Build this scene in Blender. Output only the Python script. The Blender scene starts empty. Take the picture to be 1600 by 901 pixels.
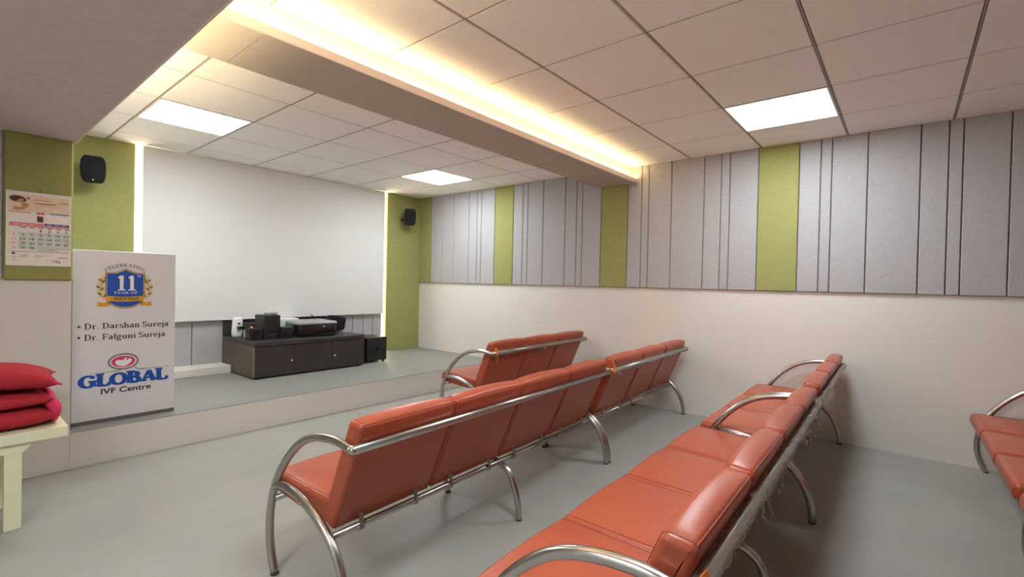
import bpy, bmesh, math, random
from mathutils import Vector, Matrix, noise
from math import pi, sin, cos, radians, atan2, sqrt

S = bpy.context.scene
COL = S.collection

# ------------------------------------------------------------------ camera
F_PX, PITCH, ROLL, YAW = 744.676, -0.0112, 0.0217, -0.8794
cz_, sz_ = cos(YAW), sin(YAW)
fwd = Vector((-sz_*cos(PITCH), cz_*cos(PITCH), sin(PITCH)))
rgt = Vector((cz_, sz_, 0)); upv = rgt.cross(fwd)
r2 = rgt*cos(ROLL)+upv*sin(ROLL); u2 = -rgt*sin(ROLL)+upv*cos(ROLL)
cam_d = bpy.data.cameras.new('camera'); cam = bpy.data.objects.new('camera', cam_d); COL.objects.link(cam)
cam.matrix_world = Matrix(((r2.x, u2.x, -fwd.x, -4.4785), (r2.y, u2.y, -fwd.y, -1.5743),
                           (r2.z, u2.z, -fwd.z, 1.1799), (0, 0, 0, 1)))
cam_d.sensor_width = 36.0; cam_d.sensor_fit = 'HORIZONTAL'; cam_d.lens = 36.0*F_PX/1600.0
cam_d.clip_start = 0.02; cam_d.clip_end = 60
S.camera = cam

# ------------------------------------------------------------------ light levels and exposure
W = bpy.data.worlds.new('world'); S.world = W; W.use_nodes = True
W.node_tree.nodes['Background'].inputs[0].default_value = (0.8, 0.85, 1, 1)
W.node_tree.nodes['Background'].inputs[1].default_value = 0.0
PANEL_LIGHT = 13.0       # white ceiling light panels
COVE_LIGHT = 20.0       # warm strip in the beam cove
SOFFIT_LIGHT = 50.0     # warm strip in the soffit cove
STRIP_LIGHT = 7.0        # warm strips beside the screen
S.view_settings.view_transform = 'Standard'
S.view_settings.look = 'None'
S.view_settings.gamma = 1.0
S.view_settings.use_curve_mapping = False
S.view_settings.exposure = 1.15
S.cycles.use_denoising = True
S.cycles.max_bounces = 10
S.cycles.diffuse_bounces = 6
S.cycles.sample_clamp_indirect = 6.0

# ------------------------------------------------------------------ room measures (metres; right wall x=0)
H = 2.372; YF = 3.877; HS = 0.2216; ZD = 1.163; YS = 2.29
XL = -5.7; YB = -4.2; PX = -3.96          # left wall, back wall, pier's right side
rnd = random.Random(7)

# ------------------------------------------------------------------ materials
def lin(c): return tuple((v/12.92 if v <= 0.04045 else ((v+0.055)/1.055)**2.4) for v in [x/255 for x in c])
def mat(name, rgb, rough=0.5, metal=0.0, spec=0.5, mottle=0.0, mscale=8.0, bump=0.0, bscale=200.0, coat=0.0, mottle2=None):
    m = bpy.data.materials.new(name); m.use_nodes = True
    nt = m.node_tree; b = nt.nodes['Principled BSDF']
    c = lin(rgb)
    b.inputs['Base Color'].default_value = (*c, 1)
    b.inputs['Roughness'].default_value = rough; b.inputs['Metallic'].default_value = metal
    b.inputs['Specular IOR Level'].default_value = spec
    b.inputs['Coat Weight'].default_value = coat
    tc = nt.nodes.new('ShaderNodeTexCoord')
    if mottle:
        n = nt.nodes.new('ShaderNodeTexNoise'); n.inputs['Scale'].default_value = mscale; n.inputs['Detail'].default_value = 5
        nt.links.new(tc.outputs['Object'], n.inputs['Vector'])
        r = nt.nodes.new('ShaderNodeMapRange'); r.inputs[1].default_value = 0.3; r.inputs[2].default_value = 0.7
        r.inputs[3].default_value = 1-mottle; r.inputs[4].default_value = 1+mottle
        nt.links.new(n.outputs['Fac'], r.inputs[0])
        h = nt.nodes.new('ShaderNodeHueSaturation'); h.inputs['Color'].default_value = (*c, 1)
        nt.links.new(r.outputs[0], h.inputs['Value']); nt.links.new(h.outputs[0], b.inputs['Base Color'])
    if bump:
        n2 = nt.nodes.new('ShaderNodeTexNoise'); n2.inputs['Scale'].default_value = bscale; n2.inputs['Detail'].default_value = 3
        nt.links.new(tc.outputs['Object'], n2.inputs['Vector'])
        bp = nt.nodes.new('ShaderNodeBump'); bp.inputs['Strength'].default_value = bump; bp.inputs['Distance'].default_value = 0.002
        nt.links.new(n2.outputs['Fac'], bp.inputs['Height']); nt.links.new(bp.outputs[0], b.inputs['Normal'])
    return m
def emit(name, rgb, strength):
    m = bpy.data.materials.new(name); m.use_nodes = True; nt = m.node_tree
    nt.nodes.remove(nt.nodes['Principled BSDF'])
    e = nt.nodes.new('ShaderNodeEmission'); e.inputs[0].default_value = (*rgb, 1); e.inputs[1].default_value = strength
    nt.links.new(e.outputs[0], nt.nodes['Material Output'].inputs[0]); return m

M = dict(
 floor=mat('grey vinyl', (157, 155, 148), 0.42, spec=0.4, mottle=0.05, mscale=3.0, bump=0.03, bscale=60),
 stage=mat('stage vinyl', (138, 137, 131), 0.45, spec=0.35, mottle=0.05, mscale=3.0, bump=0.03, bscale=60),
 cream=mat('cream paint', (222, 216, 208), 0.5, spec=0.35, mottle=0.015, mscale=1.5),
 felt=mat('grey felt', (174, 171, 172), 0.95, spec=0.1, mottle=0.05, mscale=70, bump=0.25, bscale=300),
 green=mat('green felt', (155, 154, 98), 0.95, spec=0.1, mottle=0.04, mscale=25, bump=0.25, bscale=300),
 gap=mat('dark gap', (108, 100, 99), 0.9, spec=0.1),
 tile=mat('ceiling tile', (247, 245, 243), 0.9, spec=0.15, mottle=0.012, mscale=40, bump=0.1, bscale=250),
 tee=mat('ceiling tee', (172, 164, 158), 0.6, spec=0.3),
 soffit=mat('soffit board', (206, 197, 194), 0.85, spec=0.15, mottle=0.04, mscale=25),
 beam=mat('beam laminate', (186, 178, 170), 0.7, spec=0.2, mottle=0.03, mscale=20),
 lip=mat('pale trim', (226, 208, 200), 0.6, spec=0.3),
 screen=mat('screen fabric', (222, 219, 215), 0.85, spec=0.15),
 leather=mat('red leather', (171, 81, 55), 0.33, spec=0.42, mottle=0.03, mscale=6, bump=0.12, bscale=220),
 piping=mat('leather seam', (158, 66, 45), 0.45),
 steel=mat('brushed steel', (184, 180, 176), 0.26, metal=1.0, mottle=0.04, mscale=30),
 clip=mat('dull steel', (150, 144, 138), 0.45, metal=0.9),
 rubber=mat('rubber', (60, 58, 56), 0.7),
 orange=mat('orange tag', (238, 130, 52), 0.6),
 navy=mat('navy ink', (40, 44, 88), 0.6),
 stand=mat('standee sheet', (226, 222, 226), 0.35, spec=0.4),
 alu=mat('grey aluminium', (120, 116, 116), 0.4, metal=0.5),
 blue=mat('print blue', (22, 78, 170), 0.4),
 gold=mat('print gold', (214, 160, 36), 0.4),
 goldd=mat('print dark gold', (150, 104, 30), 0.4),
 paleg=mat('print pale gold', (226, 204, 140), 0.4),
 ink=mat('print brown ink', (74, 62, 56), 0.4),
 black_ink=mat('print black ink', (38, 36, 36), 0.4),
 white_ink=mat('print white', (240, 240, 244), 0.4),
 grey_ink=mat('print grey', (112, 106, 104), 0.4),
 pink=mat('print pink', (222, 62, 112), 0.4),
 paper=mat('calendar paper', (246, 236, 224), 0.6),
 paper_pink=mat('print rose', (232, 140, 140), 0.6),
 paper_blue=mat('print slate blue', (70, 80, 140), 0.6),
 paper_teal=mat('print pale teal', (206, 214, 204), 0.6),
 peach=mat('print peach', (238, 208, 178), 0.6),
 skin=mat('print tan', (206, 150, 96), 0.6),
 hair=mat('print dark brown', (80, 52, 40), 0.6),
 cabinet=mat('dark wenge laminate', (58, 51, 50), 0.42, spec=0.4, mottle=0.06, mscale=14),
 cabinet_side=mat('brown laminate side', (92, 78, 68), 0.45, spec=0.4, mottle=0.06, mscale=14),
 black=mat('black plastic', (30, 29, 31), 0.45, spec=0.4),
 black_cloth=mat('black speaker cloth', (38, 37, 40), 0.9, spec=0.1, bump=0.2, bscale=400),
 black_gloss=mat('gloss black', (34, 28, 31), 0.15, spec=0.5),
 grey_plastic=mat('grey plastic sheet', (150, 146, 146), 0.32, spec=0.5, bump=0.3, bscale=30),
 white_plastic=mat('white plastic', (228, 230, 224), 0.4),
 chrome=mat('chrome', (220, 218, 215), 0.15, metal=1.0),
 red_led=emit('red indicator', (1.0, 0.16, 0.05), 3.0),
 pale_paint=mat('pale yellow paint', (226, 222, 188), 0.4, spec=0.4),
 red_cloth=mat('red cotton', (170, 46, 54), 0.85, spec=0.15, bump=0.2, bscale=350),
 pink_cloth=mat('rose cotton lining', (208, 60, 96), 0.85, spec=0.15, bump=0.2, bscale=350),
 panel_light=emit('white light panel', (0.86, 0.945, 1.0), PANEL_LIGHT),
 frame=mat('white light frame', (232, 230, 228), 0.5),
 cove=emit('warm strip', (1.0, 0.76, 0.38), COVE_LIGHT),
 cove_left=emit('warm soffit strip', (1.0, 0.80, 0.46), SOFFIT_LIGHT),
 strip=emit('warm white strip', (1.0, 0.84, 0.56), STRIP_LIGHT),
 brass=mat('brass pin', (200, 150, 60), 0.3, metal=1.0),
)
def wrap_material():
    m = mat('torn plastic film', (176, 166, 152), 0.35, spec=0.5, mottle=0.12, mscale=60, bump=0.5, bscale=120)
    b = m.node_tree.nodes['Principled BSDF']; b.inputs['Alpha'].default_value = 0.4
    return m
M['wrap'] = wrap_material()

# ------------------------------------------------------------------ mesh helpers
class MB:
    """collects shapes, then links them as one mesh object"""
    def __init__(s): s.v = []; s.f = []; s.m = []; s.sm = []
    def add(s, vs, fs, mi=0, smooth=False):
        o = len(s.v); s.v += [tuple(v) for v in vs]
        for f in fs: s.f.append([i+o for i in f]); s.m.append(mi); s.sm.append(smooth)
    def box(s, a, b, mi=0, bev=0.0, seg=2):
        (x0, y0, z0), (x1, y1, z1) = a, b
        x0, x1 = min(x0, x1), max(x0, x1); y0, y1 = min(y0, y1), max(y0, y1); z0, z1 = min(z0, z1), max(z0, z1)
        vs = [(x0,y0,z0),(x1,y0,z0),(x1,y1,z0),(x0,y1,z0),(x0,y0,z1),(x1,y0,z1),(x1,y1,z1),(x0,y1,z1)]
        fs = [(3,2,1,0),(4,5,6,7),(0,1,5,4),(1,2,6,5),(2,3,7,6),(3,0,4,7)]
        if bev <= 0: s.add(vs, fs, mi); return
        bm = bmesh.new(); bv = [bm.verts.new(v) for v in vs]
        for f in fs: bm.faces.new([bv[i] for i in f])
        bmesh.ops.bevel(bm, geom=bm.edges[:], offset=bev, segments=seg, profile=0.5, affect='EDGES')
        bm.verts.index_update()
        s.add([v.co[:] for v in bm.verts], [[v.index for v in f.verts] for f in bm.faces], mi); bm.free()
    def tube(s, pts, r, n=12, mi=0, caps=True, closed=False):
        pts = [Vector(p) for p in pts]; k = len(pts); rad = r if isinstance(r, (list, tuple)) else [r]*k
        tang = []
        for i in range(k):
            if closed: t = pts[(i+1) % k]-pts[i-1]
            else: t = pts[min(i+1, k-1)]-pts[max(i-1, 0)]
            tang.append(t.normalized())
        ref = Vector((0, 0, 1)) if abs(tang[0].z) < 0.9 else Vector((1, 0, 0))
        nx = tang[0].cross(ref).normalized(); vs = []
        for i in range(k):
            nx = (nx-tang[i]*nx.dot(tang[i])).normalized(); ny = tang[i].cross(nx)
            for j in range(n):
                a = 2*pi*j/n; vs.append(pts[i]+(nx*cos(a)+ny*sin(a))*rad[i])
        fs = []
        for i in range(k if closed else k-1):
            i2 = (i+1) % k
            for j in range(n):
                fs.append((i*n+j, i*n+(j+1) % n, i2*n+(j+1) % n, i2*n+j))
        s.add(vs, fs, mi, True)
        if caps and not closed:
            s.add(vs[:n], [tuple(range(n))[::-1]], mi); s.add(vs[-n:], [tuple(range(n))], mi)
    def lathe(s, prof, origin=(0,0,0), axis='z', n=24, mi=0):
        """prof: (radius, height) pairs"""
        vs = []; o = Vector(origin)
        for (r, h) in prof:
            for j in range(n):
                a = 2*pi*j/n; p = (r*cos(a), r*sin(a), h)
                if axis == 'y': p = (p[0], -p[2], p[1])
                if axis == 'x': p = (p[2], p[0], p[1])
                vs.append(o+Vector(p))
        fs = [(i*n+j, i*n+(j+1) % n, (i+1)*n+(j+1) % n, (i+1)*n+j) for i in range(len(prof)-1) for j in range(n)]
        s.add(vs, fs, mi, True)
        s.add(vs[:n], [tuple(range(n))[::-1]], mi); s.add(vs[-n:], [tuple(range(n))], mi)
    def loft(s, rings, mi=0, smooth=True, cap=True):
        n = len(rings[0]); vs = [p for r in rings for p in r]
        fs = [(i*n+j, i*n+(j+1) % n, (i+1)*n+(j+1) % n, (i+1)*n+j) for i in range(len(rings)-1) for j in range(n)]
        s.add(vs, fs, mi, smooth)
        if cap: s.add(rings[0], [tuple(range(n))[::-1]], mi); s.add(rings[-1], [tuple(range(n))], mi)
    def poly(s, pts, mi=0): s.add(pts, [tuple(range(len(pts)))], mi)
    def prism(s, pts2, y0, y1, mi=0):
        """outline in x,z pushed from y0 to y1"""
        n = len(pts2); vs = [(x, y0, z) for x, z in pts2]+[(x, y1, z) for x, z in pts2]
        s.add(vs, [tuple(range(n)), tuple(range(2*n-1, n-1, -1))]+[(i, i+n, (i+1) % n+n, (i+1) % n) for i in range(n)], mi)
    def build(s, name, mats, parent=None, loc=None, fixn=True):
        me = bpy.data.meshes.new(name); me.from_pydata(s.v, [], s.f)
        mats = mats if isinstance(mats, (list, tuple)) else [mats]
        for m in mats: me.materials.append(m)
        for p, mi, sm in zip(me.polygons, s.m, s.sm): p.material_index = mi; p.use_smooth = sm
        if fixn:
            bm = bmesh.new(); bm.from_mesh(me); bmesh.ops.remove_doubles(bm, verts=bm.verts[:], dist=1e-6)
            bmesh.ops.recalc_face_normals(bm, faces=bm.faces[:]); bm.to_mesh(me); bm.free()
        me.update()
        o = bpy.data.objects.new(name, me); COL.objects.link(o)
        if parent: o.parent = parent
        if loc: o.location = loc
        return o
def tag(o, label, cat, group=None):
    o['label'] = label; o['category'] = cat
    if group: o['group'] = group
    return o
def thing(name, label, cat, loc=(0,0,0), rz=0.0, group=None):
    o = bpy.data.objects.new(name, None); COL.objects.link(o); o.location = loc; o.rotation_euler = (0, 0, rz)
    o.empty_display_size = 0.1
    return tag(o, label, cat, group)
def struct(o, label=None):
    o['kind'] = 'structure'
    if label: o['label'] = label
    return o
def children(o): return [c for c in bpy.data.objects if c.parent == o]
def copy_tree(o, parent=None):
    c = o.copy(); COL.objects.link(c)
    if parent: c.parent = parent
    for ch in children(o): copy_tree(ch, c)
    return c
def smooth_path(pts, per=6):
    P = [Vector(p) for p in pts]; out = []
    for i in range(len(P)-1):
        p0 = P[i-1] if i else P[0]*2-P[1]; p1, p2 = P[i], P[i+1]; p3 = P[i+2] if i+2 < len(P) else P[-1]*2-P[-2]
        for k in range(per):
            t = k/per
            out.append(0.5*((2*p1)+(p2-p0)*t+(2*p0-5*p1+4*p2-p3)*t*t+(-p0+3*p1-3*p2+p3)*t**3))
    out.append(P[-1]); return out
def round_poly(pts, r, seg=5):
    """2-D outline with rounded corners; r one radius or one per corner"""
    n = len(pts); out = []
    for i in range(n):
        rr = r[i] if isinstance(r, (list, tuple)) else r
        p = Vector(pts[i]); a = (Vector(pts[i-1])-p); b = (Vector(pts[(i+1) % n])-p)
        an, bn = a.normalized(), b.normalized(); ang = an.angle(bn); d = min(rr/math.tan(ang/2), a.length*.49, b.length*.49)
        rr = d*math.tan(ang/2); c = p+(an+bn).normalized()*(rr/sin(ang/2))
        s0 = p+an*d-c; s1 = p+bn*d-c; a0 = atan2(s0.y, s0.x); da = atan2(s1.y, s1.x)-a0
        while da > pi: da -= 2*pi
        while da < -pi: da += 2*pi
        for k in range(seg+1):
            t = a0+da*k/seg; out.append((c.x+rr*cos(t), c.y+rr*sin(t)))
    return out

# ------------------------------------------------------------------ STRUCTURE
mb = MB(); mb.box((XL-.1, YB-.1, -.12), (.1, YF+.3, 0)); struct(mb.build('floor', M['floor']))
# stage: vinyl top, cream riser
mb = MB(); mb.box((PX, YS, .0), (0, YF+.12, HS-.004), 1)
mb.box((PX, YS-.004, HS-.004), (0, YF+.12, HS), 0)
mb.box((PX, YS-.004, .0), (0, YS, HS-.004), 1)
struct(mb.build('stage_floor', [M['stage'], M['cream']]))
# right wall: cream below, felt boards above
mb = MB(); mb.box((0, YB-.1, 0), (.12, YF+.3, H+.1)); wr = struct(mb.build('wall_right', M['cream']))
def felt_boards(cuts, base, place, z0, z1):
    """cuts: (start, end, material index)"""
    m_ = MB()
    for a, b, mi in cuts: place(m_, a, b, mi)
    return m_
cuts = []; y = 3.918
pat = [(.302, 1), (.226, 0), (.226, 0), (.29, 0), (.148, 0), (.075, 0), (.231, 0)]
pat2 = [(.302, 1), (.148, 0), (.073, 0), (.226, 0), (.302, 0), (.148, 0), (.073, 0), (.228, 0)]
for wd, mi in pat: cuts.append((y-wd, y, mi)); y -= wd
for rep in range(3):
    for wd, mi in pat2:
        if rep == 2 and mi == 1: cuts.append((y-.302, y, 1)); y -= .302; continue
        cuts.append((y-wd, y, mi)); y -= wd
# the last visible stretch stays grey in the photograph: shift the third green strip out beyond the frame
fixed = []; yy = 3.918
for a, b, mi in cuts:
    if b < -2.05 and mi == 1: mi = 0
    fixed.append((a, b, mi))
while fixed[-1][0] > YB: fixed.append((fixed[-1][0]-.3, fixed[-1][0], 0))
mb = MB(); mb.box((-.006, YB, ZD), (0, YF, H), 2)
for a, b, mi in fixed:
    mb.box((-.022, max(a, YB)+.003, ZD), (-.004, min(b, YF+.04)-.003, H+.02), mi, bev=.004, seg=1)
struct(mb.build('felt_boards', [M['felt'], M['green'], M['gap']], wr))
# front wall behind the screen
mb = MB(); mb.box((XL, YF+.10, 0), (0, YF+.22, H+.1)); wf = struct(mb.build('wall_front', M['cream']))
mb = MB(); mb.box((PX-.1, YF, HS), (-3.325, YF+.1, H+.02), 0, bev=.004, seg=1); mb.box((-.576, YF, HS), (-.001, YF+.1, H+.02), 0, bev=.004, seg=1)
struct(mb.build('felt_boards', M['green'], wf))
xs = [-3.325, -2.858, -2.30, -1.307, -1.08, -.922, -.781, -.640]
mb = MB(); mb.box((-3.325, YF+.02, HS), (-.640, YF+.06, .85), 1)
for a, b in zip(xs, xs[1:]): mb.box((a+.003, YF, HS), (b-.003, YF+.03, .80), 0, bev=.004, seg=1)
struct(mb.build('felt_panel', [M['felt'], M['gap']], wf))
mb = MB(); mb.box((PX, 3.63, HS), (-2.588, YF, HS+.075), 0, bev=.004); struct(mb.build('trim_1', M['cream']))
# pier at the left, flush with the stage front
mb = MB(); mb.box((XL, YS, 0), (PX, YF+.12, H+.1)); pr = struct(mb.build('wall_left_pier', M['cream']))
ZP = 1.136
mb = MB()
mb.box((-4.245, YS-.018, ZP), (PX+.002, YS, 1.97), 1, bev=.009, seg=1)
for a, b in ((-4.475, -4.25), (-4.55, -4.48), (-4.70, -4.555), (-5.0, -4.705), (-5.3, -5.005), (XL, -5.305)):
    mb.box((a, YS-.018, ZP), (b, YS, 1.97), 0, bev=.004, seg=1)
struct(mb.build('felt_boards', [M['felt'], M['green']], pr))
# left and back walls (outside the photograph)
mb = MB(); mb.box((XL-.12, YB-.1, 0), (XL, YF+.3, H+.1)); struct(mb.build('wall_left', M['cream']))
mb = MB(); mb.box((XL-.1, YB-.12, 0), (.1, YB, H+.1)); struct(mb.build('wall_back', M['cream']))

# ceiling tiles on tees; rows run along x in the main part, along y at the stage
LAMPS = []
def ceiling(x0, x1, y0, y1, ox, px, oy, py, wide_x, skip):
    cols = sorted({x0, x1} | {ox-px*k for k in range(-3, 12) if x0 < ox-px*k < x1})
    rows = sorted({y0, y1} | {oy+py*k for k in range(-12, 12) if y0 < oy+py*k < y1})
    m_ = MB(); gx = .0075 if wide_x else .004; gy = .004 if wide_x else .0075
    m_.box((x0, y0, H+.012), (x1, y1, H+.06), 1)
    for a, b in zip(cols, cols[1:]):
        for c, d in zip(rows, rows[1:]):
            cx, cy = (a+b)/2, (c+d)/2
            if any(abs(cx-l[0]) < .25 and abs(cy-l[1]) < .25 for l in skip): continue
            m_.box((a+gx, c+gy, H), (b-gx, d-gy, H+.013), 0, bev=.003, seg=1)
    # flanges of the tees between the tiles
    for c in cols[1:-1]: m_.box((c-(.0035 if wide_x else .001), y0, H+.001), (c+(.0035 if wide_x else .001), y1, H+.012), 2)
    for r in rows[1:-1]: m_.box((x0, r-(.001 if wide_x else .0035), H+.001), (x1, r+(.001 if wide_x else .0035), H+.012), 2)
    return m_
main_lamps = [(-.5515-.3, -.9), (-.5515-2.7, -.9)]
front_lamps = [(-3.53+.3, 2.62), (-3.53+.605*4.5, 2.62)]
c1 = ceiling(XL, 0, YB, .60, -.5515, .6, 0, .6, False, main_lamps)
struct(c1.build('ceiling', [M['tile'], M['gap'], M['tee']]))
c2 = ceiling(XL, 0, .60, YF+.1, -3.53+.605*6, .605, 2.32, .6, True, front_lamps)
struct(c2.build('ceiling_over_stage', [M['tile'], M['gap'], M['tee']]))
mb = MB(); mb.box((XL, YB, H+.06), (0, YF+.2, H+.1)); struct(mb.build('ceiling_slab', M['cream']))
# dropped beam with a cove ledge
ZB = 2.203
mb = MB()
for a, b in ((XL, -3.6), (-3.6, -2.4), (-2.4, -1.2), (-1.2, 0)):
    mb.box((a+.0015, .535, ZB), (b-.0015, .955, ZB+.012), 0)
mb.box((XL, .60, ZB+.010), (0, .955, H), 0)
mb.box((XL, .525, ZB+.002), (0, .61, ZB+.02), 0)
mb.box((XL, .522, ZB), (0, .534, ZB+.043), 1, bev=.002, seg=1)
mb.box((XL, .592, ZB+.02), (0, .60, H), 2)
struct(mb.build('ceiling_beam', [M['beam'], M['lip'], M['cream']]))
# dropped soffit on the left with its own cove
ZS = 1.965; XS = -3.945
mb = MB()
for a, b in ((YB, -2.5), (-2.5, -1.3), (-1.3, -.1), (-.1, 1.1), (1.1, YS)):
    mb.box((-4.80, a+.0012, ZS), (XS-.006, b-.0012, ZS+.012), 0)
mb.box((XL, YB, ZS), (-5.40, YS, ZS+.012), 0); mb.box((-5.40, YB, ZS), (-4.80, -.60, ZS+.012), 0); mb.box((-5.40, 0, ZS), (-4.80, YS, ZS+.012), 0)
mb.box((XL, YB, ZS+.010), (XS-.10, YS, H), 0)
mb.box((XL, YB, ZS+.010), (XS, YS, ZS+.022), 0)
mb.box((XS-.009, YB, ZS-.001), (XS+.002, YS, ZS+.045), 1, bev=.002, seg=1)
struct(mb.build('ceiling_soffit', [M['soffit'], M['lip']]))

# ------------------------------------------------------------------ LIGHTS THE ROOM HAS, AND ONE ADDED FILL PANEL
def lamp(cx, cy, label, half, zc=H):
    t = thing('ceiling_light', label, 'ceiling light', (cx, cy, zc), 0, 'square ceiling light panels')
    m_ = MB(); h = half
    for a, b in (((-h, -h), (h, -h+.012)), ((-h, h-.012), (h, h)), ((-h, -h+.012), (-h+.012, h-.012)), ((h-.012, -h+.012), (h, h-.012))):
        m_.box((a[0], a[1], -.003), (b[0], b[1], .012))
    m_.build('frame', M['frame'], t)
    m_ = MB(); m_.box((-h+.012, -h+.012, 0), (h-.012, h-.012, .008)); m_.build('diffuser', M['panel_light'], t)
lamp(*front_lamps[0], 'square white light panel in stage ceiling, nearer the left pier', .294)
lamp(*front_lamps[1], 'square white light panel in stage ceiling, near the right corner', .294)
lamp(*main_lamps[0], 'square white light panel in seating area ceiling, beside right wall', .294)
for l in main_lamps[1:]: lamp(*l, 'square white light panel in seating area ceiling, outside the photograph', .294)
def strip(name, a, b, m, label, grp=None):
    m_ = MB(); m_.box(a, b); return tag(m_.build(name, m), label, 'light strip', grp)
lamp(-5.1, -.3, 'unseen square fill light panel added in the left soffit', .294, ZS)  # added fill lamp, out of view, brightens pier, standee and soffit
strip('light_strip', (-3.925, .556, ZB+.0205), (-.01, .572, ZB+.027), M['cove'], 'warm light strip lying in the cove ledge of the ceiling beam')
strip('light_strip', (XS-.06, -.6, ZS+.0225), (XS-.045, YS-.02, ZS+.029), M['cove_left'], 'warm light strip lying on the ledge of the left soffit')
strip('light_strip', (-3.321, YF+.03, HS), (-3.263, YF+.045, H), M['strip'], 'glowing upright strip along the left edge of the screen', 'strips beside the screen')
strip('light_strip', (-.634, YF+.03, HS), (-.580, YF+.045, H), M['strip'], 'glowing upright strip along the right edge of the screen', 'strips beside the screen')

# ------------------------------------------------------------------ SCREEN
sc = thing('projection_screen', 'large blank white projection screen filling the stage wall', 'screen', (-1.965, YF-.047, .738))
mb = MB(); mb.box((-1.312, 0, 0), (1.312, .012, H-.738-.006)); mb.build('fabric', M['screen'], sc)
mb = MB(); mb.tube([(-1.312, .006, .004), (1.312, .006, .004)], .009, 10); mb.build('bottom_bar', M['screen'], sc)

# ------------------------------------------------------------------ BENCHES (local x along the row, y towards the screen)
FRAME_ARM = [(.495, 0), (.532, .10), (.541, .196), (.525, .29), (.491, .374), (.414, .479), (.315, .564), (.212, .607), (.09, .622), (-.014, .610)]
REAR = [(.492, .362), (.42, .368), (.333, .361), (.235, .334), (.144, .288), (.078, .232), (.034, .160), (.008, .08), (0, 0)]
R_T = .0158
def cushion(profile, width, crown, dirn, rad=.016):
    """closed side outline pushed along x with rounded ends and a soft crown"""
    n = len(profile); P = [Vector(p) for p in profile]; area = sum(P[i].x*P[(i+1) % n].y-P[(i+1) % n].x*P[i].y for i in range(n))
    sg = 1 if area > 0 else -1; N = []
    for i in range(n):
        t = (P[(i+1) % n]-P[i-1]).normalized(); N.append(Vector((t.y, -t.x))*sg)
    us = [(rad*(1-cos(pi/2*k/4)), -rad*(1-sin(pi/2*k/4))) for k in range(5)]
    for k in range(1, 12): us.append((rad+(width-2*rad)*k/12, 0))
    us += [(width-u, o) for u, o in us[:5][::-1]]
    rings = []
    for u, o in us:
        c = crown*sin(pi*min(max(u/width, 0), 1))**.55
        rings.append([(u, (P[i]+N[i]*(o+c*max(0, N[i].dot(dirn)))).x, (P[i]+N[i]*(o+c*max(0, N[i].dot(dirn)))).y) for i in range(n)])
    m_ = MB(); m_.loft(rings); return m_, rings
SEAT_P = round_poly([(.575, .384), (.583, .325), (.545, .306), (.30, .288), (.135, .292), (.170, .380)], [.022, .02, .03, .05, .01, .01], 5)
BACK_P = round_poly([(.180, .385), (.072, .650), (.055, .692), (-.016, .686), (.000, .625), (.146, .276), (.200, .292)], [.02, .10, .020, .014, .08, .01, .01], 5)
def add_seats(t, u0, pitch, n):
    sd, bd = Vector((.1, 1)).normalized(), Vector((.75, .65)).normalized()
    s_me = b_me = None
    for i in range(n):
        u = u0+i*pitch
        if s_me is None:
            m_, rings = cushion(SEAT_P, pitch-.002, .012, sd); o = m_.build('seat_cushion', M['leather'], t); s_me = o.data
            pipes = []
            for r in (rings[4], rings[-5]):
                q = MB(); q.tube([Vector(p)+Vector((0, 0, .0004)) for p in r], .0017, 6, closed=True); pipes.append(q.build('piping', M['piping'], o).data)
            m_, rings = cushion(BACK_P, pitch-.002, .014, bd); b = m_.build('back_cushion', M['leather'], t); b_me = b.data
            top = max(range(len(BACK_P)), key=lambda k: BACK_P[k][1]-BACK_P[k][0]); bpipes = []
            for r in (rings[4], rings[-5]):
                q = MB(); q.tube([Vector(p) for p in r], .0017, 6, closed=True); bpipes.append(q.build('piping', M['piping'], b).data)
            q = MB(); q.tube([rings[k][top] for k in range(4, len(rings)-4)], .002, 6); bpipes.append(q.build('piping', M['piping'], b).data)
        else:
            o = bpy.data.objects.new('seat_cushion', s_me); COL.objects.link(o); o.parent = t
            b = bpy.data.objects.new('back_cushion', b_me); COL.objects.link(b); b.parent = t
            for par, ms in ((o, pipes), (b, bpipes)):
                for me_ in ms: r_ = bpy.data.objects.new('piping', me_); COL.objects.link(r_); r_.parent = par
        o.location = (u, 0, 0); b.location = (u, 0, 0)
def add_frame(t, u, arm=True):
    m_ = MB()
    pts = FRAME_ARM if arm else FRAME_ARM[:4]+[(.505, .335)]
    path = [(u, y, z) for y, z in pts]
    sp = smooth_path(path)
    m_.tube(sp, R_T, 14)
    if arm: m_.lathe([(R_T*sin(pi*k/8)+.0001, -R_T*cos(pi*k/8)) for k in range(9)], (u, -.014, .610), n=14)
    o = m_.build('arm_and_front_leg' if arm else 'front_leg', M['steel'], t)
    m_ = MB(); rp = REAR if arm else [(.505, .330), (.36, .290), (.20, .272)]+REAR[5:]
    m_.tube(smooth_path([(u, y, z) for y, z in rp]), R_T, 14); r_ = m_.build('rear_leg', M['steel'], t)
    for yy, par in ((.495, o), (0.0, r_)):
        m_ = MB(); m_.lathe([(R_T+.001, 0), (R_T+.001, .006)], (u, yy, 0), n=14); m_.build('foot_cap', M['rubber'], par)
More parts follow.
